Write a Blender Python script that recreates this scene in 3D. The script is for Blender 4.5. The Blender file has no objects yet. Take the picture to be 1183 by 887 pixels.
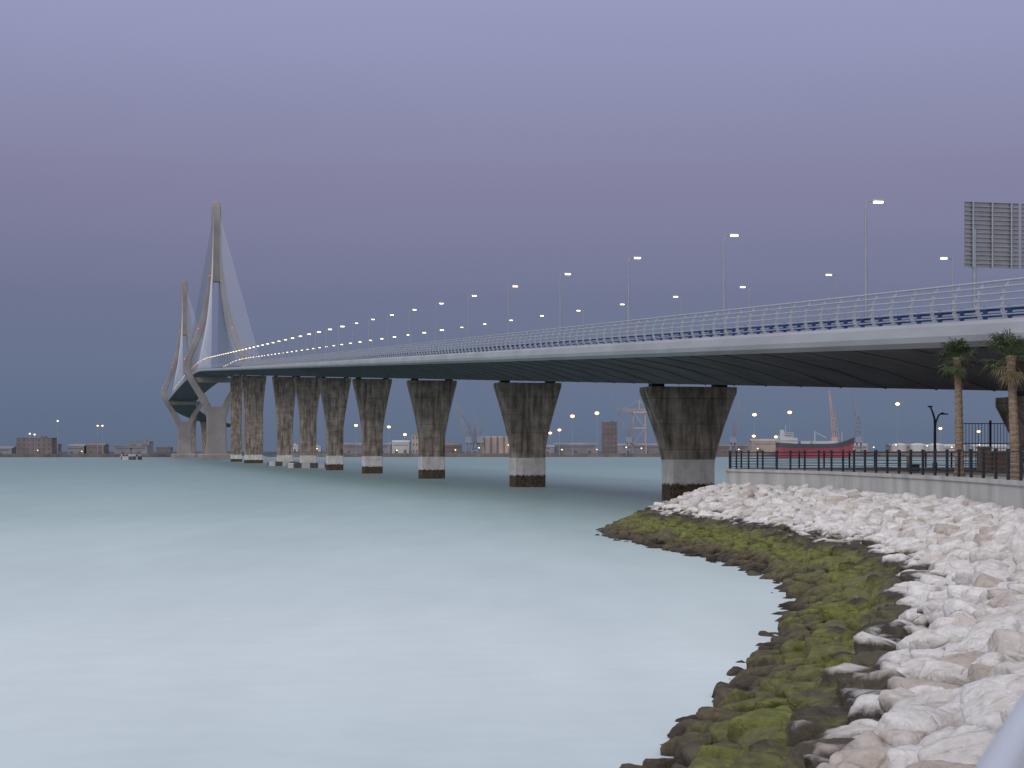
import bpy, bmesh, math, random
import numpy as np
from mathutils import Vector, noise, Matrix
random.seed(7); np.random.seed(7)
sc = bpy.context.scene
sc.view_settings.view_transform='Standard'; sc.view_settings.look='None'; sc.view_settings.exposure=0
H=4.45

def lin(c):
    c=[x/255 for x in c]
    return tuple((x/12.92 if x<=.04045 else ((x+.055)/1.055)**2.4) for x in c)+(1,)

# ---------------------------------------------------------------- materials
def new_mat(name):
    m=bpy.data.materials.new(name); m.use_nodes=True
    nt=m.node_tree; return m,nt,nt.nodes['Principled BSDF']
def N(nt,t,**k):
    n=nt.nodes.new(t)
    for a,b in k.items(): setattr(n,a,b)
    return n
def ramp(nt,stops,interp='LINEAR'):
    r=N(nt,'ShaderNodeValToRGB'); cr=r.color_ramp; cr.interpolation=interp
    while len(cr.elements)<len(stops): cr.elements.new(0.5)
    for e,(p,c) in zip(cr.elements,stops):
        e.position=p; e.color=c if len(c)==4 else tuple(c)+(1,)
    return r
def mat(name,col,rough=.8,var=.25,scale=1.5,metal=0,bump=.15,spec=.3,stretch=(1,1,1)):
    m,nt,b=new_mat(name)
    tc=N(nt,'ShaderNodeTexCoord'); mp=N(nt,'ShaderNodeMapping'); mp.inputs['Scale'].default_value=stretch
    nt.links.new(tc.outputs['Object'],mp.inputs[0])
    n=N(nt,'ShaderNodeTexNoise'); n.inputs['Scale'].default_value=scale; n.inputs['Detail'].default_value=6
    nt.links.new(mp.outputs[0],n.inputs['Vector'])
    lo=tuple(x*(1-var) for x in col[:3])+(1,); hi=tuple(min(1,x*(1+var)) for x in col[:3])+(1,)
    r=ramp(nt,[(.3,lo),(.7,hi)]); nt.links.new(n.outputs['Fac'],r.inputs[0])
    nt.links.new(r.outputs[0],b.inputs['Base Color'])
    b.inputs['Roughness'].default_value=rough; b.inputs['Metallic'].default_value=metal
    b.inputs['Specular IOR Level'].default_value=spec
    if bump:
        bp=N(nt,'ShaderNodeBump'); bp.inputs['Strength'].default_value=bump; bp.inputs['Distance'].default_value=.05
        nt.links.new(n.outputs['Fac'],bp.inputs['Height']); nt.links.new(bp.outputs[0],b.inputs['Normal'])
    return m
def emis(name,col,s):
    m,nt,b=new_mat(name); b.inputs['Base Color'].default_value=col
    b.inputs['Emission Color'].default_value=col; b.inputs['Emission Strength'].default_value=s
    m.cycles.emission_sampling='NONE'
    return m

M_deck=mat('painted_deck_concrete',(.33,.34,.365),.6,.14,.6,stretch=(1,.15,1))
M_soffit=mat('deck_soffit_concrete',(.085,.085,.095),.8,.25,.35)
M_asph=mat('asphalt',(.05,.05,.05),.9,.2,2)
M_rail=mat('galvanised_rail',(.34,.36,.40),.5,.1,2,metal=.3)
M_blue=mat('blue_guardrail_paint',(.018,.045,.15),.5,.15,2)
M_pyl=mat('pylon_concrete',(.205,.19,.185),.85,.2,.08)
M_cable=mat('cable_sheath',(.34,.35,.40),.5,.05,1,bump=0)
M_dark=mat('dark_metal',(.022,.023,.027),.5,.2,3)
M_steel=mat('pole_steel',(.24,.26,.30),.45,.1,2,metal=.4)
M_lamp=emis('lamp_glow',(1,.78,.45,1),5)
M_orange=emis('sodium_lamp_glow',(1,.62,.22,1),4)
M_far=emis('distant_bridge_lamp_glow',(1,.74,.40,1),3.2)
M_red=emis('red_beacon_glow',(1,.10,.05,1),1.0)
M_wall=mat('seawall_concrete',(.36,.355,.34),.9,.22,.8,stretch=(1,1,.4))
M_prom=mat('promenade_paving',(.30,.28,.26),.9,.15,1.5)
M_bark=mat('palm_bark',(.19,.14,.10),.95,.4,6,stretch=(1,1,4),bump=.6)
M_leaf=mat('palm_leaf',(.05,.075,.03),.7,.5,3)
M_dleaf=mat('dry_palm_leaf',(.12,.095,.055),.9,.4,3)
M_beige=mat('beige_render',(.32,.27,.24),.9,.2,.05)
M_white=mat('white_render',(.38,.375,.38),.9,.15,.05)
M_brownb=mat('brown_facade',(.15,.125,.125),.9,.25,.05)
M_greyb=mat('grey_facade',(.18,.18,.20),.9,.25,.05)
M_win=mat('window_glass',(.08,.083,.10),.35,.1,1,bump=0)
M_hull=mat('red_hull_paint',(.25,.055,.07),.6,.2,.05)
M_hullb=mat('dark_hull_paint',(.06,.055,.07),.6,.2,.05)
M_pink=mat('crane_paint',(.36,.27,.26),.7,.15,.05)
M_craneg=mat('crane_grey_paint',(.20,.22,.27),.7,.15,.05)

def pier_mat():
    m,nt,b=new_mat('pier_concrete_tidal')
    g=N(nt,'ShaderNodeNewGeometry'); sx=N(nt,'ShaderNodeSeparateXYZ'); nt.links.new(g.outputs['Position'],sx.inputs[0])
    def noise_(sc_,det=6,stretch=(1,1,1)):
        mp=N(nt,'ShaderNodeMapping'); mp.inputs['Scale'].default_value=stretch
        nt.links.new(g.outputs['Position'],mp.inputs[0])
        n=N(nt,'ShaderNodeTexNoise'); n.inputs['Scale'].default_value=sc_; n.inputs['Detail'].default_value=det
        n.inputs['Roughness'].default_value=.65
        nt.links.new(mp.outputs[0],n.inputs['Vector']); return n
    n1=noise_(.6); n2=noise_(1.6,5,(1,1,.10)); n3=noise_(3.)
    r1=ramp(nt,[(.34,(.12,.10,.085)),(.66,(.35,.31,.27))]); nt.links.new(n2.outputs['Fac'],r1.inputs[0])
    w=N(nt,'ShaderNodeMath',operation='FRACT'); dv=N(nt,'ShaderNodeMath',operation='DIVIDE'); dv.inputs[1].default_value=2.4
    nt.links.new(sx.outputs['Z'],dv.inputs[0]); nt.links.new(dv.outputs[0],w.inputs[0])
    lt=N(nt,'ShaderNodeMath',operation='LESS_THAN'); lt.inputs[1].default_value=.03; nt.links.new(w.outputs[0],lt.inputs[0])
    mxl=N(nt,'ShaderNodeMix',data_type='RGBA',blend_type='MULTIPLY'); mxl.inputs[7].default_value=(.6,.6,.6,1)
    nt.links.new(lt.outputs[0],mxl.inputs[0]); nt.links.new(r1.outputs[0],mxl.inputs[6])
    mx0=N(nt,'ShaderNodeMix',data_type='RGBA',blend_type='MULTIPLY'); mx0.inputs[0].default_value=.9
    r2=ramp(nt,[(.3,(.42,.40,.39)),(.65,(1.15,1.12,1.1))]); nt.links.new(n1.outputs['Fac'],r2.inputs[0])
    nt.links.new(mxl.outputs[2],mx0.inputs[6]); nt.links.new(r2.outputs[0],mx0.inputs[7])
    ad=N(nt,'ShaderNodeMath',operation='MULTIPLY_ADD'); ad.inputs[1].default_value=.9
    nt.links.new(n3.outputs['Fac'],ad.inputs[0]); nt.links.new(sx.outputs['Z'],ad.inputs[2])
    isw=N(nt,'ShaderNodeMath',operation='LESS_THAN'); isw.inputs[1].default_value=3.9; nt.links.new(sx.outputs['Z'],isw.inputs[0])
    rw=ramp(nt,[(.3,(.36,.34,.33)),(.7,(.58,.56,.55))]); nt.links.new(n1.outputs['Fac'],rw.inputs[0])
    mx1=N(nt,'ShaderNodeMix',data_type='RGBA'); nt.links.new(isw.outputs[0],mx1.inputs[0])
    nt.links.new(mx0.outputs[2],mx1.inputs[6]); nt.links.new(rw.outputs[0],mx1.inputs[7])
    isd=N(nt,'ShaderNodeMapRange'); isd.inputs['From Min'].default_value=2.15; isd.inputs['From Max'].default_value=1.95
    nt.links.new(ad.outputs[0],isd.inputs['Value'])
    rd=ramp(nt,[(.35,(.025,.020,.015)),(.7,(.12,.09,.06))]); nt.links.new(n3.outputs['Fac'],rd.inputs[0])
    mx2=N(nt,'ShaderNodeMix',data_type='RGBA'); nt.links.new(isd.outputs[0],mx2.inputs[0])
    nt.links.new(mx1.outputs[2],mx2.inputs[6]); nt.links.new(rd.outputs[0],mx2.inputs[7])
    nt.links.new(mx2.outputs[2],b.inputs['Base Color']); b.inputs['Roughness'].default_value=.9
    b.inputs['Specular IOR Level'].default_value=.2
    bp=N(nt,'ShaderNodeBump'); bp.inputs['Strength'].default_value=.4; bp.inputs['Distance'].default_value=.1
    nt.links.new(n3.outputs['Fac'],bp.inputs['Height']); nt.links.new(bp.outputs[0],b.inputs['Normal'])
    return m
M_pier=pier_mat()
def checker_mat():
    m,nt,b=new_mat('weathered_checker_paint')
    tc=N(nt,'ShaderNodeTexCoord'); c=N(nt,'ShaderNodeTexChecker'); c.inputs['Scale'].default_value=.4
    c.inputs['Color1'].default_value=(.36,.35,.35,1); c.inputs['Color2'].default_value=(.05,.05,.05,1)
    nt.links.new(tc.outputs['Object'],c.inputs[0]); nt.links.new(c.outputs[0],b.inputs['Base Color'])
    return m
M_check=checker_mat()
def brick_mat():
    m,nt,b=new_mat('brick_masonry')
    tc=N(nt,'ShaderNodeTexCoord'); mp=N(nt,'ShaderNodeMapping'); mp.inputs['Rotation'].default_value=(math.pi/2,0,0)
    c=N(nt,'ShaderNodeTexBrick'); c.inputs['Scale'].default_value=3
    c.inputs['Color1'].default_value=(.34,.21,.17,1); c.inputs['Color2'].default_value=(.40,.27,.22,1); c.inputs['Mortar'].default_value=(.36,.32,.3,1)
    nt.links.new(tc.outputs['Object'],mp.inputs[0]); nt.links.new(mp.outputs[0],c.inputs[0]); nt.links.new(c.outputs[0],b.inputs['Base Color'])
    b.inputs['Roughness'].default_value=.9
    return m
M_brick=brick_mat()

# ---------------------------------------------------------------- mesh builder
class MB:
    def __init__(s): s.v=[];s.f=[];s.m=[]
    def add(s,vs,fs,mi=0):
        o=len(s.v); s.v+= [tuple(p) for p in vs]; s.f+=[tuple(i+o for i in f) for f in fs]; s.m+=[mi]*len(fs)
    def box(s,c,h,mi=0,rot=0):
        cx,cy,cz=c; ca,sa=math.cos(rot),math.sin(rot); vs=[]
        for dz in(-1,1):
            for dx,dy in((-1,-1),(1,-1),(1,1),(-1,1)):
                x,y=dx*h[0],dy*h[1]; vs.append((cx+x*ca-y*sa,cy+x*sa+y*ca,cz+dz*h[2]))
        s.add(vs,[(3,2,1,0),(4,5,6,7),(0,1,5,4),(1,2,6,5),(2,3,7,6),(3,0,4,7)],mi)
    def beam(s,p,q,r,mi=0,n=4,r2=None):
        p=Vector(p);q=Vector(q); d=(q-p)
        if d.length<1e-6:return
        d.normalize(); u=d.cross(Vector((0,0,1)))
        if u.length<.01:u=Vector((1,0,0))
        u.normalize(); w=d.cross(u); r2=r if r2 is None else r2; vs=[]
        for pt,rr in((p,r),(q,r2)):
            for i in range(n):
                a=2*math.pi*(i+.5)/n; vs.append(pt+u*math.cos(a)*rr+w*math.sin(a)*rr)
        fs=[(i,(i+1)%n,n+(i+1)%n,n+i) for i in range(n)]+[tuple(range(n))[::-1],tuple(range(n,2*n))]
        s.add(vs,fs,mi)
    def tube(s,pts,r,mi=0,n=6):
        pts=[Vector(p) for p in pts]; vs=[];fs=[]; L=len(pts)
        for k,p in enumerate(pts):
            d=(pts[min(k+1,L-1)]-pts[max(k-1,0)]).normalized(); u=d.cross(Vector((0,0,1)))
            if u.length<.01:u=Vector((1,0,0))
            u.normalize(); w=d.cross(u); rr=r[k] if isinstance(r,(list,tuple)) else r
            for i in range(n):
                a=2*math.pi*i/n; vs.append(p+u*math.cos(a)*rr+w*math.sin(a)*rr)
        for k in range(L-1):
            for i in range(n):
                j=(i+1)%n; fs.append((k*n+i,k*n+j,(k+1)*n+j,(k+1)*n+i))
        fs+= [tuple(range(n))[::-1],tuple(range((L-1)*n,L*n))]
        s.add(vs,fs,mi)
    def loft(s,secs,mi=0,cap=True,closed=True):
        n=len(secs[0]); vs=[p for q in secs for p in q]; fs=[]
        for k in range(len(secs)-1):
            for i in range(n if closed else n-1):
                j=(i+1)%n; fs.append((k*n+i,k*n+j,(k+1)*n+j,(k+1)*n+i))
        if cap: fs+=[tuple(range(n))[::-1],tuple(range((len(secs)-1)*n,len(secs)*n))]
        s.add(vs,fs,mi)
    def truss(s,p,q,w,r,mi=0,n=8,w2=None):
        p=Vector(p);q=Vector(q);d=(q-p).normalized(); u=d.cross(Vector((0,1,0)))
        if u.length<.01:u=Vector((1,0,0))
        u.normalize(); v=d.cross(u); w2=w if w2 is None else w2; prev=None
        for k in range(n+1):
            t=k/n; ww=(w*(1-t)+w2*t)/2; c=p.lerp(q,t)
            cs=[c+u*a*ww+v*b*ww for a,b in((-1,-1),(1,-1),(1,1),(-1,1))]
            for i in range(4): s.beam(cs[i],cs[(i+1)%4],r*.7,mi)
            if prev:
                for i in range(4): s.beam(prev[i],cs[i],r,mi); s.beam(prev[i],cs[(i+1)%4],r*.7,mi)
            prev=cs
    def obj(s,name,mats,parent=None,smooth=False,bevel=0):
        me=bpy.data.meshes.new(name); me.from_pydata(s.v,[],s.f)
        for m in mats: me.materials.append(m)
        me.polygons.foreach_set('material_index',s.m)
        if smooth: me.polygons.foreach_set('use_smooth',[True]*len(s.f))
        me.update()
        o=bpy.data.objects.new(name,me); sc.collection.objects.link(o)
        if parent: o.parent=parent
        bm=bmesh.new(); bm.from_mesh(me); bmesh.ops.recalc_face_normals(bm,faces=bm.faces); bm.to_mesh(me); bm.free()
        if bevel:
            b=o.modifiers.new('bevel','BEVEL'); b.width=bevel; b.segments=2
        return o
def empty(name,loc=(0,0,0)):
    e=bpy.data.objects.new(name,None); e.location=loc; sc.collection.objects.link(e); return e

# ---------------------------------------------------------------- world & lights
w=bpy.data.worlds.new('World'); sc.world=w; w.use_nodes=True; nt=w.node_tree
for n in list(nt.nodes): nt.nodes.remove(n)
out=N(nt,'ShaderNodeOutputWorld')
sky=N(nt,'ShaderNodeTexSky'); sky.sky_type='NISHITA'; sky.sun_disc=False
sky.sun_elevation=math.radians(12); sky.sun_rotation=math.radians(215)
bg1=N(nt,'ShaderNodeBackground'); bg1.inputs[1].default_value=.004; nt.links.new(sky.outputs[0],bg1.inputs[0])
tc=N(nt,'ShaderNodeTexCoord'); sp=N(nt,'ShaderNodeSeparateXYZ'); nt.links.new(tc.outputs['Generated'],sp.inputs[0])
rp=ramp(nt,[(0,lin((90,106,130))),(.025,lin((91,107,135))),(.09,lin((104,110,140))),(.165,lin((128,126,157))),(.26,lin((148,152,187))),(.45,lin((180,186,212))),(1,lin((210,214,228)))])
nt.links.new(sp.outputs['Z'],rp.inputs[0])
nz=N(nt,'ShaderNodeTexNoise'); nz.inputs['Scale'].default_value=1.2; nz.inputs['Detail'].default_value=3
mpz=N(nt,'ShaderNodeMapping'); mpz.inputs['Scale'].default_value=(1,1,5); nt.links.new(tc.outputs['Generated'],mpz.inputs[0]); nt.links.new(mpz.outputs[0],nz.inputs['Vector'])
rz=ramp(nt,[(.3,(.96,.965,.975)),(.7,(1.04,1.03,1.02))]); nt.links.new(nz.outputs['Fac'],rz.inputs[0])
mu=N(nt,'ShaderNodeMix',data_type='RGBA',blend_type='MULTIPLY'); mu.inputs[0].default_value=1
nt.links.new(rp.outputs[0],mu.inputs[6]); nt.links.new(rz.outputs[0],mu.inputs[7])
mr=N(nt,'ShaderNodeMapRange',interpolation_type='SMOOTHSTEP'); mr.inputs['From Min'].default_value=.35; mr.inputs['From Max'].default_value=-.8
nt.links.new(sp.outputs['Y'],mr.inputs['Value'])
glow=N(nt,'ShaderNodeMix',data_type='RGBA',blend_type='ADD'); nt.links.new(mr.outputs[0],glow.inputs[0])
nt.links.new(mu.outputs[2],glow.inputs[6]); glow.inputs[7].default_value=(.86,.82,.78,1)
bg2=N(nt,'ShaderNodeBackground'); bg2.inputs[1].default_value=1.; nt.links.new(glow.outputs[2],bg2.inputs[0])
ads=N(nt,'ShaderNodeAddShader'); nt.links.new(bg1.outputs[0],ads.inputs[0]); nt.links.new(bg2.outputs[0],ads.inputs[1])
nt.links.new(ads.outputs[0],out.inputs[0])
sl=bpy.data.lights.new('sun','SUN'); sl.energy=.95; sl.angle=math.radians(18); sl.color=(1,.955,.92)
so=bpy.data.objects.new('sun',sl); sc.collection.objects.link(so)
so.rotation_euler=Vector((.6,.62,-.72)).to_track_quat('-Z','Y').to_euler()

# ---------------------------------------------------------------- camera
cd=bpy.data.cameras.new('camera'); cam=bpy.data.objects.new('camera',cd); sc.collection.objects.link(cam)
cam.location=(0,0,H); cam.rotation_euler=(math.pi/2,0,0); cd.sensor_width=36; cd.lens=36*1900/1183
cd.shift_y=80.5/1183; cd.clip_start=.1; cd.clip_end=80000
cd.dof.use_dof=True; cd.dof.focus_distance=60; cd.dof.aperture_fstop=9
sc.camera=cam

# ---------------------------------------------------------------- water and seabed
def water_mat():
    m,nt,b=new_mat('sea_water')
    g=N(nt,'ShaderNodeNewGeometry')
    def nz(sx,sy,s,det=4):
        mp=N(nt,'ShaderNodeMapping'); mp.inputs['Scale'].default_value=(sx,sy,1); nt.links.new(g.outputs['Position'],mp.inputs[0])
        n=N(nt,'ShaderNodeTexNoise'); n.inputs['Scale'].default_value=s; n.inputs['Detail'].default_value=det
        nt.links.new(mp.outputs[0],n.inputs['Vector']); return n
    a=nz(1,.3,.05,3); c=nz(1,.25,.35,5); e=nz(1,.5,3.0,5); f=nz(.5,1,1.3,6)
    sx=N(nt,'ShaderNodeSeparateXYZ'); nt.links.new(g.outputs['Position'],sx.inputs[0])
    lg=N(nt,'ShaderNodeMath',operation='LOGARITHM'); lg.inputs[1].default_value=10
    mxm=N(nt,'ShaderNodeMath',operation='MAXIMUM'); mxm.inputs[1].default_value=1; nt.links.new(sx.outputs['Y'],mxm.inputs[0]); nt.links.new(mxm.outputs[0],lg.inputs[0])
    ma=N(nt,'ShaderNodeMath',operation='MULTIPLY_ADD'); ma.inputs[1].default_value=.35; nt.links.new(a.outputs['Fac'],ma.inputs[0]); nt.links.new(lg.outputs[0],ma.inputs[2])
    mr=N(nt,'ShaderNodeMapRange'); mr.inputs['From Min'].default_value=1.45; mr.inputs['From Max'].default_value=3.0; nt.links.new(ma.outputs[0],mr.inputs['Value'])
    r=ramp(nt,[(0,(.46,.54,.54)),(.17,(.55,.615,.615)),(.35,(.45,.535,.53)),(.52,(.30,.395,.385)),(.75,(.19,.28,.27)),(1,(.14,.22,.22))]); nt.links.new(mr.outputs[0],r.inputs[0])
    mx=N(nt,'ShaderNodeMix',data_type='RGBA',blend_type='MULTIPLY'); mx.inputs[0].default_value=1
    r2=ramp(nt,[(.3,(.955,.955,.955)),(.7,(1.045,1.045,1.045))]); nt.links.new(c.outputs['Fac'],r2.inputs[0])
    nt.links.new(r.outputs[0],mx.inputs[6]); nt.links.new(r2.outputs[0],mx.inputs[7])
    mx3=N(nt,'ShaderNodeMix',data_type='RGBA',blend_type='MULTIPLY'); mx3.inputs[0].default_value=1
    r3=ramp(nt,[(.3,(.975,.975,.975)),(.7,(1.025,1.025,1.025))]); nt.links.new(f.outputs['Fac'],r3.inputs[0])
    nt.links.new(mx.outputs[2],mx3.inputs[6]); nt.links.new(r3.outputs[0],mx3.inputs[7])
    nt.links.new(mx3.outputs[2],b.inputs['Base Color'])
    b.inputs['Roughness'].default_value=.42; b.inputs['IOR'].default_value=1.33
    ad=N(nt,'ShaderNodeMath',operation='MULTIPLY_ADD'); ad.inputs[1].default_value=.25
    nt.links.new(e.outputs['Fac'],ad.inputs[0]); nt.links.new(c.outputs['Fac'],ad.inputs[2])
    bp=N(nt,'ShaderNodeBump'); bp.inputs['Strength'].default_value=.28; bp.inputs['Distance'].default_value=.12
    nt.links.new(ad.outputs[0],bp.inputs['Height']); nt.links.new(bp.outputs[0],b.inputs['Normal'])
    return m
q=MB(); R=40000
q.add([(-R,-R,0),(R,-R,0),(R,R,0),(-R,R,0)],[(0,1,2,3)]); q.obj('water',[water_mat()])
q=MB(); q.add([(-R,-R,-4),(R,-R,-4),(R,R,-4),(-R,R,-4)],[(0,1,2,3)]); q.obj('ground',[mat('seabed_sand',(.2,.18,.14),1)])

# ---------------------------------------------------------------- shore
Wp=np.array([(-30,-60),(-2.5,-6),(-.45,-.5),(1.4,4),(4.9,10),(9.2,20),(14.4,38),(17.,50),(17.9,57),(18.5,66.5),(18.5,76.5),(17.6,90),(15.9,98),(13.9,106),(15.8,111),(22,115),(40,119),(80,122),(300,130)],float)
Sp=np.array([(-37,-56),(-7.5,-3),(-4.6,4),(-2.0,10),(.7,18),(2.7,25.5),(5.6,36),(7.8,46),(9.1,54),(9.2,62),(8.3,70),(6.4,82),(5.2,89),(6,99),(9.5,112),(16,124),(32,133),(80,140),(300,150)],float)
def catmull(P,n=24):
    out=[]; L=len(P)
    for i in range(L-1):
        p0=P[max(i-1,0)];p1=P[i];p2=P[i+1];p3=P[min(i+2,L-1)]
        for k in range(n):
            t=k/n; out.append(.5*((2*p1)+(-p0+p2)*t+(2*p0-5*p1+4*p2-p3)*t*t+(-p0+3*p1-3*p2+p3)*t**3))
    out.append(P[-1]); return np.array(out)
Wc=catmull(Wp); Sc=catmull(Sp); NU=len(Wc)
def zprof(t): return np.where(t<0, t*5.0, 2.55*np.clip(t,0,1)**.92)
def promz(d): return 3.0+.45*min(1,max(0,(d-8)/32))
def at(u,t):
    u=np.clip(u,0,NU-1.001); i=int(u); f=u-i
    a=Wc[i]*(1-f)+Wc[i+1]*f; b=Sc[i]*(1-f)+Sc[i+1]*f
    return b+(a-b)*t
def rock_mat():
    m,nt,b=new_mat('limestone_armour_rock')
    g=N(nt,'ShaderNodeNewGeometry'); sx=N(nt,'ShaderNodeSeparateXYZ'); nt.links.new(g.outputs['Position'],sx.inputs[0])
    at_=N(nt,'ShaderNodeAttribute'); at_.attribute_name='tint'
    def nz(s,det=8,rg=.6):
        n=N(nt,'ShaderNodeTexNoise'); n.inputs['Scale'].default_value=s; n.inputs['Detail'].default_value=det; n.inputs['Roughness'].default_value=rg
        nt.links.new(g.outputs['Position'],n.inputs['Vector']); return n
    nA=nz(1.1); nB=nz(5,10,.7); nC=nz(.35,3); nD=nz(22,6,.7)
    dry=ramp(nt,[(.28,(.31,.275,.25)),(.40,(.54,.515,.495)),(.6,(.665,.65,.635)),(.75,(.77,.76,.755))]); nt.links.new(nB.outputs['Fac'],dry.inputs[0])
    tin=ramp(nt,[(0,(.68,.61,.55)),(.2,(.87,.83,.80)),(.5,(.97,.955,.945)),(1,(1.07,1.07,1.08))]); nt.links.new(at_.outputs['Fac'],tin.inputs[0])
    md=N(nt,'ShaderNodeMix',data_type='RGBA',blend_type='MULTIPLY'); md.inputs[0].default_value=1
    nt.links.new(dry.outputs[0],md.inputs[6]); nt.links.new(tin.outputs[0],md.inputs[7])
    ru=ramp(nt,[(.58,(0,0,0)),(.72,(.65,.65,.65))]); nt.links.new(nA.outputs['Fac'],ru.inputs[0])
    mr_=N(nt,'ShaderNodeMix',data_type='RGBA'); nt.links.new(ru.outputs[0],mr_.inputs[0]); nt.links.new(md.outputs[2],mr_.inputs[6]); mr_.inputs[7].default_value=(.47,.38,.30,1)
    zz=N(nt,'ShaderNodeMath',operation='MULTIPLY_ADD'); zz.inputs[1].default_value=.8; nt.links.new(nA.outputs['Fac'],zz.inputs[0]); nt.links.new(sx.outputs['Z'],zz.inputs[2])
    z2=N(nt,'ShaderNodeMath',operation='MULTIPLY_ADD'); z2.inputs[1].default_value=.7; nt.links.new(nC.outputs['Fac'],z2.inputs[0]); nt.links.new(zz.outputs[0],z2.inputs[2])
    z3=N(nt,'ShaderNodeMath',operation='MULTIPLY_ADD'); z3.inputs[1].default_value=.18; nt.links.new(at_.outputs['Fac'],z3.inputs[0]); nt.links.new(z2.outputs[0],z3.inputs[2])
    zr=N(nt,'ShaderNodeMapRange'); zr.inputs['From Min'].default_value=.84; zr.inputs['From Max'].default_value=2.84
    nt.links.new(z3.outputs[0],zr.inputs['Value'])
    wet=ramp(nt,[(0,(.022,.018,.014)),(.07,(.06,.05,.037)),(.15,(.09,.075,.048)),(.23,(.105,.105,.042)),(.34,(.14,.155,.042)),(.43,(.115,.12,.038)),(.50,(.065,.057,.042)),(.575,(.045,.038,.034)),(.61,(.14,.12,.10))])
    nt.links.new(zr.outputs[0],wet.inputs[0])
    mv=N(nt,'ShaderNodeMix',data_type='RGBA',blend_type='MULTIPLY'); mv.inputs[0].default_value=.9
    vv=ramp(nt,[(.3,(.4,.4,.4)),(.7,(1.5,1.45,1.4))]); nt.links.new(nB.outputs['Fac'],vv.inputs[0])
    nt.links.new(wet.outputs[0],mv.inputs[6]); nt.links.new(vv.outputs[0],mv.inputs[7])
    bare=ramp(nt,[(0,(1,1,1)),(.35,(0,0,0))]); nt.links.new(at_.outputs['Fac'],bare.inputs[0])
    mb=N(nt,'ShaderNodeMix',data_type='RGBA'); mbf=N(nt,'ShaderNodeMath',operation='MULTIPLY'); mbf.inputs[1].default_value=.5
    nt.links.new(bare.outputs[0],mbf.inputs[0]); nt.links.new(mbf.outputs[0],mb.inputs[0])
    nt.links.new(mv.outputs[2],mb.inputs[6]); mb.inputs[7].default_value=(.135,.11,.08,1)
    fr=ramp(nt,[(.56,(0,0,0)),(.64,(1,1,1))]); nt.links.new(zr.outputs[0],fr.inputs[0])
    fm=N(nt,'ShaderNodeMix',data_type='RGBA'); nt.links.new(fr.outputs[0],fm.inputs[0]); nt.links.new(mb.outputs[2],fm.inputs[6]); nt.links.new(mr_.outputs[2],fm.inputs[7])
    nt.links.new(fm.outputs[2],b.inputs['Base Color']); b.inputs['Roughness'].default_value=.88; b.inputs['Specular IOR Level'].default_value=.25
    ad=N(nt,'ShaderNodeMath',operation='MULTIPLY_ADD'); ad.inputs[1].default_value=.25; nt.links.new(nD.outputs['Fac'],ad.inputs[0]); nt.links.new(nB.outputs['Fac'],ad.inputs[2])
    vo=N(nt,'ShaderNodeTexVoronoi'); vo.feature='DISTANCE_TO_EDGE'; vo.inputs['Scale'].default_value=1.7
    wv=N(nt,'ShaderNodeMix',data_type='VECTOR'); wv.inputs[0].default_value=.25; nt.links.new(g.outputs['Position'],wv.inputs[4]); nt.links.new(nA.outputs['Color'],wv.inputs[5]); nt.links.new(wv.outputs[1],vo.inputs['Vector'])
    cr=ramp(nt,[(0,(0,0,0)),(.04,(1,1,1))]); nt.links.new(vo.outputs[0],cr.inputs[0])
    ad2=N(nt,'ShaderNodeMath',operation='MULTIPLY_ADD'); ad2.inputs[1].default_value=.25; nt.links.new(cr.outputs[0],ad2.inputs[0]); nt.links.new(ad.outputs[0],ad2.inputs[2])
    bp=N(nt,'ShaderNodeBump'); bp.inputs['Strength'].default_value=.85; bp.inputs['Distance'].default_value=.10
    nt.links.new(ad2.outputs[0],bp.inputs['Height']); nt.links.new(bp.outputs[0],b.inputs['Normal'])
    return m
M_rock=rock_mat()
q=MB(); secs=[]
for i in range(0,NU,3):
    secs.append([tuple(at(i,t))+(float(zprof(np.array(t)))-.24,) for t in(-.6,-.3,0,.2,.4,.6,.8,1,1.02)])
q.loft(secs,0,cap=False,closed=False); q.obj('embankment',[mat('dark_rubble',(.12,.11,.10),1,.5,3,bump=.8)])

def ico(sub):
    bm=bmesh.new(); bmesh.ops.create_icosphere(bm,subdivisions=sub,radius=1)
    v=np.array([x.co[:] for x in bm.verts]); f=np.array([[l.index for l in x.verts] for x in bm.faces]); bm.free(); return v,f
protos={}
for sub in(5,4,3):
    v,f=ico(sub); L=[]
    rs=np.random.RandomState(3)
    for k in range(14):
        n=rs.normal(size=(12,3)); n/=np.linalg.norm(n,axis=1)[:,None]
        n=np.vstack([n,[[0,0,1],[.1,0,-1],[1,.1,.1],[-1,.1,.05],[.1,1,0],[.05,-1,.1]]]); n/=np.linalg.norm(n,axis=1)[:,None]
        h=rs.uniform(.64,1.0,len(n)); pw=20 if sub>3 else 16
        dd=np.maximum(v@n.T,0)/h; r=(dd**pw).sum(1)**(-1/pw)
        off=Vector((k*7.3,2.1,5.5))
        nn=np.array([noise.fractal(Vector(p)*1.7+off,1.0,2.0,4)*.06+abs(noise.noise(Vector(p)*3.3+off))*-.05+(noise.fractal(Vector(p)*7+off,1,2,3)*.025 if sub>3 else 0) for p in v])
        L.append(v*(r+nn)[:,None])
    protos[sub]=(L,f)
cells={}
def fits(x,y,r,k):
    cx,cy=int(math.floor(x)),int(math.floor(y))
    for i in range(cx-1,cx+2):
        for j in range(cy-1,cy+2):
            for (a,b,s) in cells.get((i,j),()):
                if (a-x)**2+(b-y)**2<((r+s)*k)**2: return False
    return True
rocks=[]
Lw=np.linalg.norm(np.diff((Wc+Sc)/2,axis=0),axis=1); wd=np.linalg.norm(Wc-Sc,axis=1)[:-1]
mid=(Wc+Sc)[:-1]/2
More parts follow.
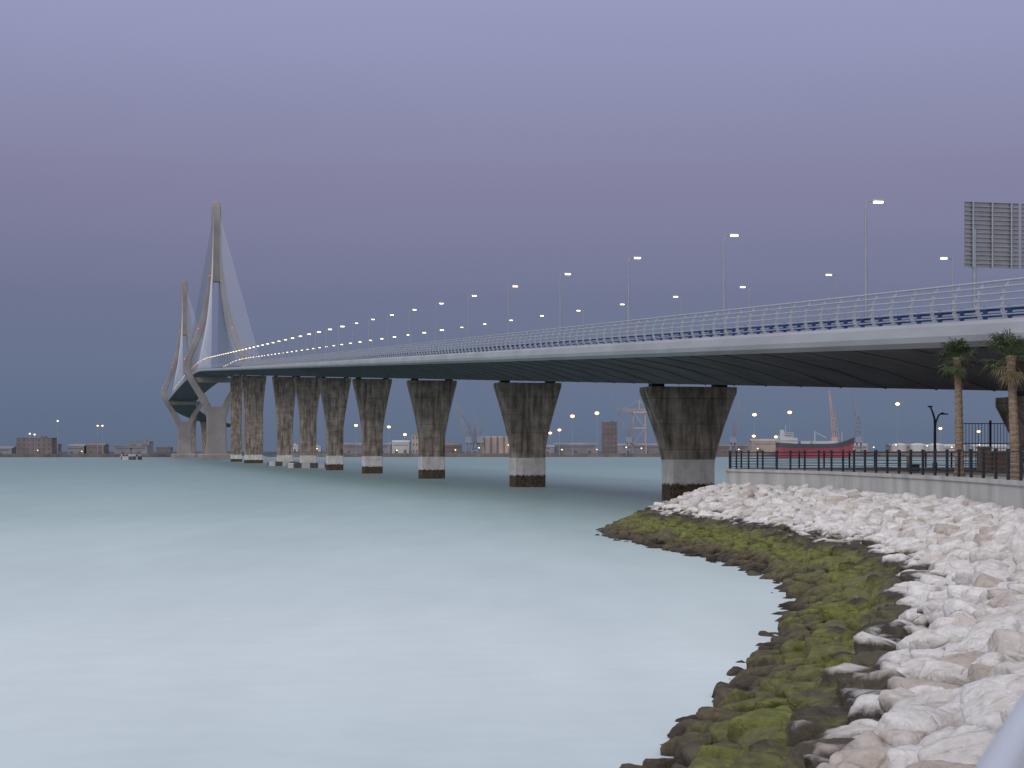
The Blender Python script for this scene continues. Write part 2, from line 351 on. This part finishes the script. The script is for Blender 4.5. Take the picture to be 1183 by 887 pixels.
ok=(mid[:,1]>3)&(mid[:,0]<75)
prob=Lw*wd*ok; cum=np.cumsum(prob)/prob.sum()
for (r0,r1,tries,k) in ((.46,.58,1200,.78),(.32,.46,30000,.72),(.20,.32,50000,.74),(.11,.2,40000,.78)):
    for _ in range(tries):
        u=np.searchsorted(cum,random.random())+random.random(); t=random.uniform(-.06,1.0)
        p=at(u,t); r=random.uniform(r0,r1)
        if t<.3 and r>.48: continue
        if p[1]>50 and r<.20: continue
        if fits(p[0],p[1],r,k):
            cells.setdefault((int(math.floor(p[0])),int(math.floor(p[1]))),[]).append((p[0],p[1],r)); rocks.append((p[0],p[1],t,r))
print('ROCKS',len(rocks))
VV=[];FF=[];TT=[];base=0
for (x,y,t,r) in rocks:
    sub=5 if (y<20 and r>.42 and t>.3) else (4 if (y<45 and r>.2) else 3)
    L,f=protos[sub]; v=L[random.randrange(14)]
    eu=Matrix.Rotation(random.uniform(0,6.28),3,'Z')@Matrix.Rotation(random.uniform(-.32,.32),3,'X')@Matrix.Rotation(random.uniform(-.32,.32),3,'Y')
    flip=Matrix.Rotation(random.choice((0,math.pi)),3,'X')
    S=Matrix.Diagonal((r*random.uniform(1.2,1.6),r*random.uniform(1.0,1.25),r*random.uniform(.75,1.0)))
    A=np.array(eu@S@flip)
    z=float(zprof(np.array(t)))-.30*r+random.uniform(-.07,.10)*(1 if t<.93 else .2)
    if t>.9: z-=.10
    vv=v@A.T+np.array([x,y,z-.05])
    VV.append(vv); FF.append(f+base); base+=len(vv); TT.append(np.full(len(vv),random.random()))
V=np.concatenate(VV).astype(np.float32);F=np.concatenate(FF).astype(np.int32);T=np.concatenate(TT).astype(np.float32)
me=bpy.data.meshes.new('riprap_rocks'); me.vertices.add(len(V)); me.vertices.foreach_set('co',V.ravel())
me.loops.add(F.size); me.loops.foreach_set('vertex_index',F.ravel()); me.polygons.add(len(F))
me.polygons.foreach_set('loop_start',np.arange(0,F.size,3,dtype=np.int32)); me.polygons.foreach_set('loop_total',np.full(len(F),3,dtype=np.int32))
me.polygons.foreach_set('use_smooth',np.ones(len(F),dtype=bool))
me.update(calc_edges=True)
a=me.attributes.new('tint','FLOAT','POINT'); a.data.foreach_set('value',T); me.materials.append(M_rock)
o=bpy.data.objects.new('riprap_rocks',me); sc.collection.objects.link(o)
print('ROCKVERTS',len(V))

# promenade sheet + seawall
q=MB(); secs=[]
for i in range(0,NU,4):
    x,d=Wc[i]; z=promz(d); secs.append([(x+.02,d,z-.02),(x+3,d,z-.02),(400,d+0.0,z-.02)])
q.loft(secs,0,cap=False,closed=False); q.obj('promenade',[M_prom])
def offs(P,i,o):
    a=P[max(i-1,0)];b=P[min(i+1,len(P)-1)]; d=(b-a)/np.linalg.norm(b-a); n=np.array([d[1],-d[0]]); return P[i]+n*o
q=MB(); secs=[]
for i in range(0,NU,2):
    z=promz(Wc[i][1]); a=offs(Wc,i,-.02);b=offs(Wc,i,.40);c=offs(Wc,i,-.09);e=offs(Wc,i,.45)
    secs.append([(a[0],a[1],-1),(a[0],a[1],z-.14),(c[0],c[1],z-.135),(c[0],c[1],z+.03),(e[0],e[1],z+.03),(e[0],e[1],z-.135),(b[0],b[1],z-.14),(b[0],b[1],-1)])
q.loft(secs,0,cap=False); q.obj('seawall',[M_wall])

def resample(P,step,off=0):
    s=np.concatenate([[0],np.cumsum(np.linalg.norm(np.diff(P,axis=0),axis=1))]); n=int(s[-1]/step)
    ss=np.arange(n+1)*step
    return np.stack([np.interp(ss,s,P[:,k]) for k in range(P.shape[1])],1)
sel=np.array([offs(Wc,i,.18) for i in range(NU)]); sel=sel[(sel[:,1]>16)&(sel[:,0]<70)]
RL=resample(sel,.5); q=MB()
pts3=[(p[0],p[1],promz(p[1])+.03) for p in RL]
for h,r in((1.05,.035),(.84,.016),(.66,.016),(.48,.016),(.3,.016),(.13,.016)):
    q.tube([(x,y,z+h) for x,y,z in pts3],r,0,6)
for k,(x,y,z) in enumerate(pts3):
    if k%4==0:
        q.box((x,y,z+.53),(.05,.06,.53)); q.box((x,y,z+1.11),(.065,.065,.05))
q.obj('promenade_railing',[M_dark])
q=MB()
hl=[(-.65,-1.0),(-.245,0),(.16,1.0),(.565,2.0),(.97,3.0),(1.43,4.1),(2.1,5.5)]
hl=[(x+.035,y) for x,y in hl]
for h,r in((1.05,.029),(.62,.016),(.22,.016)): q.tube([(x,y,3.02+h) for x,y in hl],r,0,20)
for x,y in hl[::2]: q.beam((x,y,3.0),(x,y,4.06),.02,0,12)
q.obj('handrail',[mat('pale_painted_steel',(.55,.58,.62),.3,.05,3,metal=.3,bump=0)],smooth=True)

# ---------------------------------------------------------------- bridge
BR=empty('cable_stayed_bridge')
def bx(d):
    if d>1664: return bx(1664)-.2593*(d-1664)+4.2e-4*(d-1664)**2
    return 51.8-.225*d-(3.3e-5*(d-1145)**2 if d>1145 else 0)
def bz(d):
    if d>1404: d=2808-d
    z=9.5+.049*(d-70.5)
    if d>1000: z-=.049*(d-1000)**2/808
    return z
def bt(d):
    s=bx(d+.5)-bx(d-.5); L=math.hypot(s,1); return (s/L,1/L)
def bp_(d,o,z):
    a,b=bt(d); return (bx(d)+b*o,d-a*o,bz(d)+z)
ds=list(np.arange(-60,600,5))+list(np.arange(600,2115,15))
prof=[(-13.9,.62),(-14.35,.60),(-14.5,.42),(-14.52,-.05),(-14.40,-.32),(-13.8,-.55),(-11.5,-.95),(-9,-1.5),(-7,-2.15),(-5.6,-2.6)]
full=prof+[(-x,z) for x,z in prof[::-1]]
q=MB(); secs=[[bp_(d,o,z) for o,z in full] for d in ds]; n=len(full)
q.loft(secs,0)
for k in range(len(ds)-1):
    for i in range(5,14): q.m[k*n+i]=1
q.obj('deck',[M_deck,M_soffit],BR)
q=MB(); q.loft([[bp_(d,o,z) for o,z in((-13.2,.64),(13.2,.64))] for d in ds],0,cap=False,closed=False); q.obj('carriageway',[M_asph],BR)
q=MB()
for o in(-12.6,-.5,.5,12.6): q.loft([[bp_(d,o-.08,.645),bp_(d,o+.08,.645)] for d in ds],0,cap=False,closed=False)
q.obj('lane_markings',[mat('white_road_paint',(.7,.7,.7),.7)],BR)
q=MB()
for d in np.arange(-40,420,6.5):
    for s in(-1,1):
        for (o1,z1),(o2,z2) in zip(prof[5:9],prof[6:10]):
            q.beam(bp_(d,s*-o1,z1-.02),bp_(d,s*-o2,z2-.02),.05,0)
q.obj('soffit_ribs',[M_soffit],BR)
for side,nm in((-1,'parapet_railing'),(1,'parapet_railing_far_side')):
    q=MB(); dd=list(np.arange(-50,600,6))+list(np.arange(600,2000,20))
    prs=[(14.42,.78,.035),(14.55,1.08,.045),(14.6,1.38,.045),(14.55,1.68,.045),(14.38,1.98,.045),(14.1,2.26,.06)]
    for o,z,r in prs: q.tube([bp_(d,side*o,z) for d in dd],r,0,6)
    for d in np.arange(-50,620,2.1):
        P=[bp_(d,side*o,z) for o,z in((14.25,.55),(14.42,.9),(14.48,1.38),(14.3,1.98),(14.05,2.25))]
        a,b=bt(d)
        secs=[]
        for k,(x,y,z) in enumerate(P):
            wv=.11-.015*k; secs.append([(x+b*u+a*v,y-a*u+b*v,z) for u,v in((-wv,-.025),(wv,-.025),(wv,.025),(-wv,.025))])
        q.loft(secs,0)
    q.obj(nm,[M_rail],BR)
    q=MB()
    for z in(.85,1.12,): q.loft([[bp_(d,side*13.35,z-.09),bp_(d,side*13.28,z-.05),bp_(d,side*13.28,z+.05),bp_(d,side*13.35,z+.09),bp_(d,side*13.4,z)] for d in dd],0)
    for d in np.arange(-50,500,2.1):
        x,y,z=bp_(d+1,side*13.5,0); q.box((x,y,z+.93),(.09,.06,.3),0,.22)
    q.obj('guardrail',[M_blue],BR)
q=MB(); q.loft([[bp_(d,-.3,.66),bp_(d,-.12,1.4),bp_(d,.12,1.4),bp_(d,.3,.66)] for d in ds],0); q.obj('median_barrier',[M_wall],BR)

def rect(c,ht,ha,d):
    a,b=bt(d); x,y,z=c
    return [(x+b*u+a*v,y-a*u+b*v,z) for u,v in((-ht,-ha),(ht,-ha),(ht,ha),(-ht,ha))]
def rrect(c,ht,ha,d,ch=.25):
    a,b=bt(d); x,y,z=c
    return [(x+b*u+a*v,y-a*u+b*v,z) for u,v in((-ht+ch,-ha),(ht-ch,-ha),(ht,-ha+ch),(ht,ha-ch),(ht-ch,ha),(-ht+ch,ha),(-ht,ha-ch),(-ht,-ha+ch))]
def pier(d,top=8.4,bot=4.4,dep=1.5,flare=8.5,caisson=False):
    q=MB(); zt=bz(d)-2.6-.35; c=(bx(d),d)
    secs=[]; z0=-3
    zf=max(2.5,zt-flare); zs=[z0,zf*.5,zf]
    for k in range(1,11): zs.append(zf+(zt-.5-zf)*k/10)
    zs+=[zt-.45,zt]
    for z in zs:
        s=max(0,(z-zf)/(zt-.5-zf)); s=min(s,1); e=s**1.25
        hw=(bot+(top-bot)*e)/2; 
        secs.append(rrect((c[0],c[1],z),hw,dep*(1+.15*e),d))
    q.loft(secs,0)
    a,b=bt(d)
    for sd in(-1,1):
        for u in (-.22,.22):
            q.loft([rect((c[0]+b*u*bot+a*sd*dep,c[1]-a*u*bot+b*sd*dep,z),.12,.06,d) for z in(z0,zf)],0)
    for u in(-.36,.36):
        q.loft([rect((c[0]+b*u*top,c[1]-a*u*top,z),.6,.6,d) for z in(zt-.02,zt+.5)],1)
    o=q.obj('pier',[M_pier,M_dark],BR)
    if caisson:
        q=MB(); q.loft([rrect((c[0],c[1],z),s*6.5,4.5,d,2) for z,s in((-3,1),(1.3,1),(1.6,.93))],0); q.obj('pier_caisson',[M_check],BR)
for d in(-30,22): pier(d,flare=3)
pier(91,flare=6); pier(156,8.7,flare=7.2); pier(221,8.7,flare=9); pier(294,8.6,flare=10.5); pier(370,8.6,flare=12); pier(442,8.6,flare=14); 
pier(513,8.6,5.0,caisson=True,flare=14); pier(596,9,5.6,flare=17,caisson=True)
pier(763,11.5,8.5,2.2,16); pier(903,6.6,6.0,2.2,16)
for d in(1905,1985,2065): pier(d,9,6,2,16)
def pylon(d,nm):
    E=empty(nm); E.parent=BR; q=MB(); X=bx(d); a,b=bt(d)
    q.loft([rrect((X,d,z),s,s*.75,d,2.5) for z,s in((-4,13),(3.5,13),(4.5,12))],0)
    q.loft([rrect((X,d,z),hw,ha,d,.8) for z,hw,ha in((4,7.6,5.5),(14,6.8,4.6),(30,6.6,4.2),(37,8.6,4.1))],0)
    zz=np.array([30,37,44,50,56,61,66,72,80,91,103,115,128,140,150]); of=np.array([4.0,6.4,9.8,13.6,17.2,19.6,20.4,18.6,15,10.9,7.6,5.2,3.4,2.1,1.6])
    hw=np.interp(zz,[30,61,66,115,150],[2.8,2.6,2.5,1.9,1.7]); ha=np.interp(zz,[30,66,150],[4,3.4,3.0])
    for s in(-1,1):
        q.loft([rrect((X+b*s*o,d-a*s*o,z),w_,h_,d,.5) for z,o,w_,h_ in zip(zz,of,hw,ha)],0)
    q.loft([rrect((X,d,z),w_,h_,d,.9) for z,w_,h_ in((124,4.2,3.1),(134,4.0,3.05),(146,3.6,3.0),(165,3.3,2.9),(176,3.1,2.7),(179,2.4,2),(180.3,1.3,1.2))],0)
    P=lambda o,z:(X+b*o,d-a*o,z)
    q.beam(P(-19,bz(d)-5.2),P(19,bz(d)-5.2),2.4,0,4)
    q.obj('tower_shaft',[M_pyl],E)
    q=MB()
    for o,z in((-21,70),(-11.5,91),(11.5,92),(-3.8,128)): 
        x,y,zz_=P(o,z); q.box((x,y-3.6,zz_),(.3,.3,.3))
    q.obj('red_beacon',[M_red],E)
    q=MB()
    for sgn in(-1,1):
        for k in range(22):
            dd=d+sgn*(22+k*10.6); ztop=118+k*2.5
            for s in(-1,1):
                q.beam(P(s*2.0,ztop),bp_(dd,s*13.9,.7),.10,0,4)
    q.obj('stay_cables',[M_cable],E)
pylon(1145,'pylon'); pylon(1664,'pylon')

def lamp_mesh(nm,side,glowm,hh=6.9,k=1.0):
    q=MB()
    q.box((0,0,.15),(.16,.16,.15),0)
    q.beam((0,0,0),(0,0,hh),.095*k,0,8,.055*k)
    q.tube([(0,0,hh-.05),(side*.12,0,hh+.06),(side*.4,0,hh+.12),(side*.5,0,hh+.13)],.04*k,0,6)
    s=side
    q.loft([[(s*x,-w_,hh+.08),(s*x,w_,hh+.08),(s*x,w_*.7,hh+.08+t),(s*x,-w_*.7,hh+.08+t)] for x,w_,t in((.35,.08,.08),(.5,.15,.13),(.95,.15,.1),(1.05,.08,.04))],0)
    q.box((s*.73,0,hh+.05),(.24*min(k,1.5),.12*k,.055*k),1)
    me=q.obj(nm,[M_steel,glowm]); m=me.data; bpy.data.objects.remove(me); return m
LA=lamp_mesh('street_lamp',1,M_lamp); LB=lamp_mesh('street_lamp_b',-1,M_lamp)
LC=lamp_mesh('street_lamp_c',1,M_far,k=1.7); LD=lamp_mesh('street_lamp_d',-1,M_far,k=1.7)
for (m1,m2,start,off) in((LA,LC,92.0,-12.3*.99),(LB,LD,149-21.7*4,12.0)):
    k=0
    while True:
        d=start+21.75*k; k+=1
        if d>1640: break
        ob=bpy.data.objects.new('street_lamp',m1 if d<330 else m2); sc.collection.objects.link(ob)
        ob.location=bp_(d,off,.64); ob.rotation_euler=(0,0,math.atan2(-bt(d)[0],bt(d)[1])*1.0)

# big road sign (seen from behind)
q=MB(); d=128; a,b=bt(d)
def sp_(o,z): return bp_(d,o,z)
for o in(14.2,19.5):
    q.beam(sp_(o,-.2 if o<15 else -12),sp_(o,10.0),.17,0,8)
zb=19.3-bz(d); 
for (o1,o2) in((13.35,18.1),(18.35,23.2)):
    for z in np.arange(zb,zb+5.2,.35):
        x,y,zz_=sp_((o1+o2)/2,z+.17); q.box((x,y,zz_),((o2-o1)/2,.03,.165),1,math.atan2(-a,b))
        q.box((x,y-.08,zz_+.13),((o2-o1)/2,.05,.022),0,math.atan2(-a,b))
    for oo in(o1+.7,(o1+o2)/2,o2-.7): 
        x,y,zz_=sp_(oo,zb+2.6); q.box((x,y-.17,zz_),(.06,.05,2.65),0)
q.obj('road_sign',[M_steel,mat('sign_back_aluminium',(.20,.20,.215),.5,.12,1,metal=.4)])

# ---------------------------------------------------------------- palms
def palm(x,y,z,h,cr,seed):
    rnd=random.Random(seed); E=empty('palm_tree',(x,y,z)); q=MB()
    pts=[];rs=[]
    for k in range(41):
        t=k/40; pts.append((.09*math.sin(t*2+seed),.1*t,h*t)); rs.append(.82*(.23-.06*t+.10*math.exp(-t*14))*(1.08 if k%2 else .96)*(1+.35*max(0,t-.85)/.15))
    q.tube(pts,rs,0,10); q.obj('trunk',[M_bark],E)
    q=MB(); top=Vector(pts[-1])
    for k in range(54):
        az=rnd.uniform(0,6.283); el=rnd.choice([rnd.uniform(-.2,1.35)]*3+[rnd.uniform(-1.35,-.3)])
        mi=1 if el<-.45 and rnd.random()<.85 else 0
        L=cr*rnd.uniform(.42,.66); dr=Vector((math.cos(az)*math.cos(el),math.sin(az)*math.cos(el),math.sin(el)))
        p=top+Vector((0,0,rnd.uniform(-.25,.15))); e=p+dr*L+Vector((0,0,-.05*cr))
        q.beam(p,e,.014,mi,4)
        side=dr.cross(Vector((0,0,1))).normalized(); up=side.cross(dr)
        nb=15
        for j in range(nb):
            an=(j/(nb-1)-.5)*3.4; bl=cr*rnd.uniform(.36,.52)*(1-.22*abs(an)/1.8)
            bd=(dr*math.cos(an)+side*math.sin(an)+up*rnd.uniform(-.1,.15)).normalized()
            m1=e+bd*bl*.6; m2=e+bd*bl+Vector((0,0,-bl*rnd.uniform(.15,.45)))
            wv=bd.cross(up).normalized()*.022
            q.add([e,m1+wv,m1-wv,m2],[(0,2,1),(1,2,3)],mi)
    q.obj('crown',[M_leaf,M_dleaf],E)
palm(19.45,71.8,3.43,5.25,1.1,1); palm(19.0,62.3,3.43,4.75,1.35,2)

q=MB(); 
q.beam((0,0,0),(0,0,.5),.13,0,8)
q.tube([(0,0,0),(0,0,2.5),(-.02,0,3.1),(-.14,0,3.55),(-.28,0,3.85)],[.09,.07,.06,.05,.04],0,8)
q.tube([(0,0,2.3),(.05,0,2.9),(.2,0,3.3),(.38,0,3.45),(.52,0,3.42)],[.05,.05,.045,.04,.035],0,8)
q.box((.5,0,3.38),(.2,.1,.035),0); q.box((-.26,0,3.83),(.12,.09,.04),0)
o=q.obj('promenade_lamp',[M_dark]); o.location=(25.2,98,3.43); o.scale=(1.1,1,1.0)

q=MB(); q.box((34.5,99,3.95),(6.2,.25,.55),0); q.box((34.5,99,4.54),(6.3,.32,.05),1)
q.box((28.4,98.9,4.1),(.3,.4,.7),0); q.box((28.4,98.9,4.84),(.36,.46,.05),1)
q.obj('brick_wall',[M_brick,M_wall])
q=MB()
for k in range(44): q.beam((28.1+k*.2,104,3.4),(28.1+k*.2,104,6.4),.02,0,4)
for z in(3.8,5.1,6.35): q.beam((28,104,z),(36.8,104,z),.035,0,4)
for k in range(5): q.box((28.1+k*2.15,104,4.95),(.06,.06,1.6))
q.obj('metal_fence',[M_dark])
def bench(x,y,r):
    q=MB()
    for k in range(4): q.box((0,-.2+k*.14,.45),(.9,.055,.02),0)
    for k in range(3): q.box((0,.3+k*.02,.6+k*.14),(.9,.018,.055),0)
    for s in(-.7,.7): q.box((s,0,.22),(.04,.25,.22),1); q.box((s,.3,.55),(.04,.03,.35),1)
    o=q.obj('park_bench',[M_bark,M_dark]); o.location=(x,y,promz(y)-.015); o.rotation_euler=(0,0,r)
bench(21.5,88,1.4)

# ---------------------------------------------------------------- far shore (2.2 km away)
rnd=random.Random(5)
def mound(name,x0,x1,y,dep,zt,m):
    q=MB(); secs=[]; n=60
    for k in range(n+1):
        x=x0+(x1-x0)*k/n; h=zt*(1+.25*noise.noise(Vector((x*.03,y,1))))
        if k in(0,n): h=.2
        secs.append([(x,y,-1),(x,y+4,h*.8),(x,y+9,h),(x,y+dep,h),(x,y+dep+5,-1)])
    q.loft(secs,0); return q.obj(name,[m])
mound('far_quay_ground',-330,1500,2170,700,5.2,mat('quay_stone',(.095,.082,.078),1,.4,.05))
mound('breakwater',-1500,-420,2050,30,4.2,mat('breakwater_stone',(.07,.06,.058),1,.4,.08))
mound('distant_shore_ground',-2500,2500,3300,500,9,mat('distant_land',(.06,.066,.08),1,.3,.01))
def building(x0,x1,y,z1,m,rows=3,cols=6,dep=25,z0=3,roof='flat',name='warehouse'):
    E=empty(name,((x0+x1)/2,y,z0)); hw=(x1-x0)/2; hh=(z1-z0); q=MB()
    q.box((0,dep/2,hh/2),(hw,dep/2,hh/2),0)
    if roof=='flat': q.box((0,dep/2,hh+.4),(hw+.4,dep/2+.4,.4),0); q.box((hw*.4,dep/2,hh+1.9),(hw*.15,3,1.1),0)
    else:
        q.loft([[(-hw-.5,-.5,hh),(hw+.5,-.5,hh),(hw+.5,dep/2,hh+3),(-hw-.5,dep/2,hh+3)],[(-hw-.5,dep+.5,hh),(hw+.5,dep+.5,hh),(hw+.5,dep/2+.01,hh+3),(-hw-.5,dep/2+.01,hh+3)]],0)
    q.obj('walls_and_roof',[m],E); q=MB()
    if name=='warehouse':
        q.box((0,-.05,hh*.78),(hw*.86,.1,.45),0)
        nd=max(2,cols//3)
        for c in range(nd): q.box((-hw+(c+.5)*2*hw/nd,-.05,hh*.2),(1.9,.12,hh*.2),0)
    else:
        for r in range(rows):
            for c in range(cols):
                x=-hw+(c+.5)*2*hw/cols; z=(r+.55)*hh/rows; q.box((x,-.05,z),(hw/cols*.34,.12,hh/rows*.2),0)
    q.obj('windows',[M_win],E)
building(-633,-588,2100,24,M_brownb,4,7,z0=2,name='apartment_block')
building(-569,-548,2105,14,M_greyb,2,4,z0=2,roof='g'); building(-545,-522,2105,15,M_brownb,2,4,z0=2,roof='g')
building(-510,-468,2110,14,M_greyb,2,6,z0=2); building(-700,-645,2120,11,M_greyb,2,8,z0=2,roof='g')
building(-497,-472,2140,20,M_greyb,3,4,z0=2)
building(-240,-170,2300,17,M_greyb,2,10,roof='g'); building(-137,-119,2250,30,M_beige,3,4,name='silo_building')
building(-165,-141,2260,20,M_white,2,5,roof='g'); building(-115,-70,2260,16,M_brownb,2,8,roof='g')
building(124,144,2250,47,M_brownb,7,4,name='apartment_block'); building(-20,60,2320,14,M_greyb,2,12,roof='g')
building(60,120,2330,17,M_greyb,2,9,roof='g'); building(150,260,2330,16,M_greyb,2,14,roof='g'); building(265,330,2300,15,M_brownb,2,9,roof='g')
for x in range(340,900,62): 
    building(x,x+rnd.uniform(35,58),2290+rnd.uniform(0,60),rnd.uniform(13,25),rnd.choice([M_white,M_greyb,M_beige]),2,8,roof=rnd.choice(['g','flat']))
for x in range(-1400,-720,75): building(x,x+rnd.uniform(25,60),3350,rnd.uniform(14,26),rnd.choice([M_greyb,M_brownb]),2,6,z0=8)
for x in range(-460,-260,40): building(x,x+rnd.uniform(18,34),3350,rnd.uniform(18,30),rnd.choice([M_greyb,M_white]),2,6,z0=8)
ring=lambda r,z,x=0:[(x+r*math.cos(t*math.pi/12),r*math.sin(t*math.pi/12),z) for t in range(24)]
def tanks(xs,y,r,h,m,nm):
    E=empty(nm,(xs[0],y,3)); q=MB()
    for x in xs: 
        q.loft([ring(r,0,x-xs[0]),ring(r,h,x-xs[0]),ring(r*.7,h+r*.2,x-xs[0]),ring(.3,h+r*.28,x-xs[0])],0)
        q.beam((x-xs[0]-r-.3,0,0),(x-xs[0]-r-.3,0,h+1),.3,0)
    q.obj('tank_shells',[m],E)
tanks([-42+k*9 for k in range(5)],2240,4.2,24,M_beige,'storage_silos')
tanks([8,28],2230,8,12,M_white,'storage_tanks'); tanks([520,545,570],2210,10,13,M_white,'storage_tanks')

def jib_crane(x,y,zh,ang,L,m,name='harbour_crane'):
    q=MB(); 
    for sx in(-5,5):
        for sy in(-5,5): q.beam((sx,sy,0),(sx*.5,sy*.5,16),.8,0)
    q.box((0,0,8),(4.2,.6,.6)); q.box((0,0,17),(4.5,5,1)); q.box((-1,0,21),(4,3,3)); 
    q.truss((0,0,22),(0,0,zh*.62),3,.4,0,5,2)
    ca,sa=math.cos(ang),math.sin(ang); tip=(ca*L,0,24+sa*L)
    q.truss((2*(1 if ca>0 else -1),0,24),tip,2.8,.5,0,12,1.3)
    q.beam((0,0,zh*.62),tip,.25,0); q.beam((0,0,zh*.62),(-6 if ca>0 else 6,0,20),.35,0)
    q.beam(tip,(tip[0],0,tip[2]-25),.15,0)
    o=q.obj(name,[m]); o.location=(x,y,3)
jib_crane(-58,2220,74,math.radians(112),52,M_craneg); jib_crane(-42,2215,70,math.radians(106),44,M_craneg); jib_crane(-50,2240,66,math.radians(120),46,M_craneg)
jib_crane(158,2215,84,math.radians(112),62,M_craneg); jib_crane(430,2190,88,math.radians(97),62,M_pink); jib_crane(462,2190,84,math.radians(97),68,M_craneg)
jib_crane(300,2230,70,math.radians(80),45,M_craneg)
q=MB()
for sx in(-9,9):
    for sy in(-6,6): q.beam((sx,sy,0),(sx*.85,sy*.6,58),.9)
for z in(14,36,57): 
    q.box((0,-5,z),(9,.8,.9)); q.box((0,5,z),(9,.8,.9))
q.beam((-9,-5,14),(8,-5,36),.5); q.beam((8,-5,36),(-8,-5,57),.5)
q.truss((-26,0,60),(14,0,60),3,.5,0,10); q.beam((0,0,60),(0,0,74),.7); q.beam((0,0,74),(-24,0,61),.3); q.beam((0,0,74),(13,0,61),.3)
o=q.obj('gantry_crane',[M_pink]); o.location=(172,2225,3)

# ship
E=empty('cargo_ship',(312,1700,0)); q=MB(); secs=[]
for k,(x,w_,b_) in enumerate([(-39,5.5,15.5),(-36,7,15.2),(-20,7.5,14.2),(10,7.5,14),(25,6.8,15),(34,4,17.5),(39,1.6,19.5),(43,.3,21)]):
    secs.append([(x,-w_,b_),(x,w_,b_),(min(x,39),w_*.8,-1),(min(x,38.5),-w_*.8,-1)])
q.loft([[ (p[0],p[1],p[2]*.72 if p[2]>0 else p[2]) for p in s] for s in secs],0)
q.loft([[ (s[0][0],-abs(s[0][1])*1.01-.05,s[0][2]*.72+.01),(s[0][0],abs(s[0][1])*1.01+.05,s[0][2]*.72+.01),(s[0][0]+.4*(s[0][0]>30),abs(s[0][1])*1.01+.05,s[0][2]+.5),(s[0][0]+.4*(s[0][0]>30),-abs(s[0][1])*1.01-.05,s[0][2]+.5)] for s in secs],1)
q.obj('hull',[M_hull,M_hullb],E)
q=MB(); q.box((-28,0,17.5),(9,6,3.2)); q.box((-30,0,22),(7,5,1.5)); q.box((-28,0,24.8),(4.5,6.5,1.3)); q.box((10,0,16),(13,5,1.4)); q.box((-10,0,16),(5,5,1.4))
q.beam((-30,0,26),(-30,0,34),.35); q.beam((30,0,14),(30,0,27),.4); q.beam((1,0,14),(1,0,28),.6);q.beam((1,0,27),(13,0,21),.4)
q.box((-34,0,26),(1.8,2,3)); q.obj('superstructure',[M_white],E)
q=MB()
for k in range(8): q.box((-35.5+k*2.1,-6.05,17.6),(.5,.1,.5)); 
for k in range(6): q.box((-31.5+k*1.4,-6.55,25),(.5,.1,.5))
q.obj('windows',[M_win],E)
E.rotation_euler=(0,0,.12)

def mast(x,y,z,mm=M_orange,r=1.3):
    q=MB(); q.beam((0,0,-z+1),(0,0,0),.35,0,6,.22); q.box((0,0,.4),(r*1.7,.4,.25),0)
    bm=bmesh.new(); bmesh.ops.create_icosphere(bm,subdivisions=2,radius=r); vs=[(v.co.x*1.1,v.co.y,v.co.z*.75-.6) for v in bm.verts]; fs=[[v.index for v in f.verts] for f in bm.faces]; bm.free()
    q.add(vs,fs,1); o=q.obj('floodlight_mast',[M_steel,mm]); o.location=(x,y,z)
for x,z in((-204,42),(-161,40),(-140,30),(50,32),(62,36),(79,54),(111,58),(20,28),(317,56),(363,59),(504,70),(316,28),(-98,30),(345,27),(236,26),(560,38),(610,34)): mast(x,2150,z,r=2.5 if z>50 else 2.0)
for x,z in((-671,44),(-569,46),(-519,40),(-513,40),(-604,30),(-598,29)): mast(x,2060,z,M_far if z<31 else M_orange,r=1.0)
for k in range(26): mast(-300+k*37+rnd.uniform(-9,9),2160+rnd.uniform(0,50),rnd.uniform(9,18),rnd.choice([M_far,M_orange]),r=.8)
for k in range(12): mast(-1100+k*50+rnd.uniform(-9,9),2075,rnd.uniform(8,14),M_far,r=.6)
q=MB()
q.loft([ring(8,-3),ring(8,3.6),ring(7.6,4)],0); q.beam((0,0,4),(0,0,8),.3,1); q.box((0,0,8),(.6,.6,.6),1)
o=q.obj('mooring_dolphin',[M_check,M_dark]); o.location=(-278,1200,0)
print('DONE')
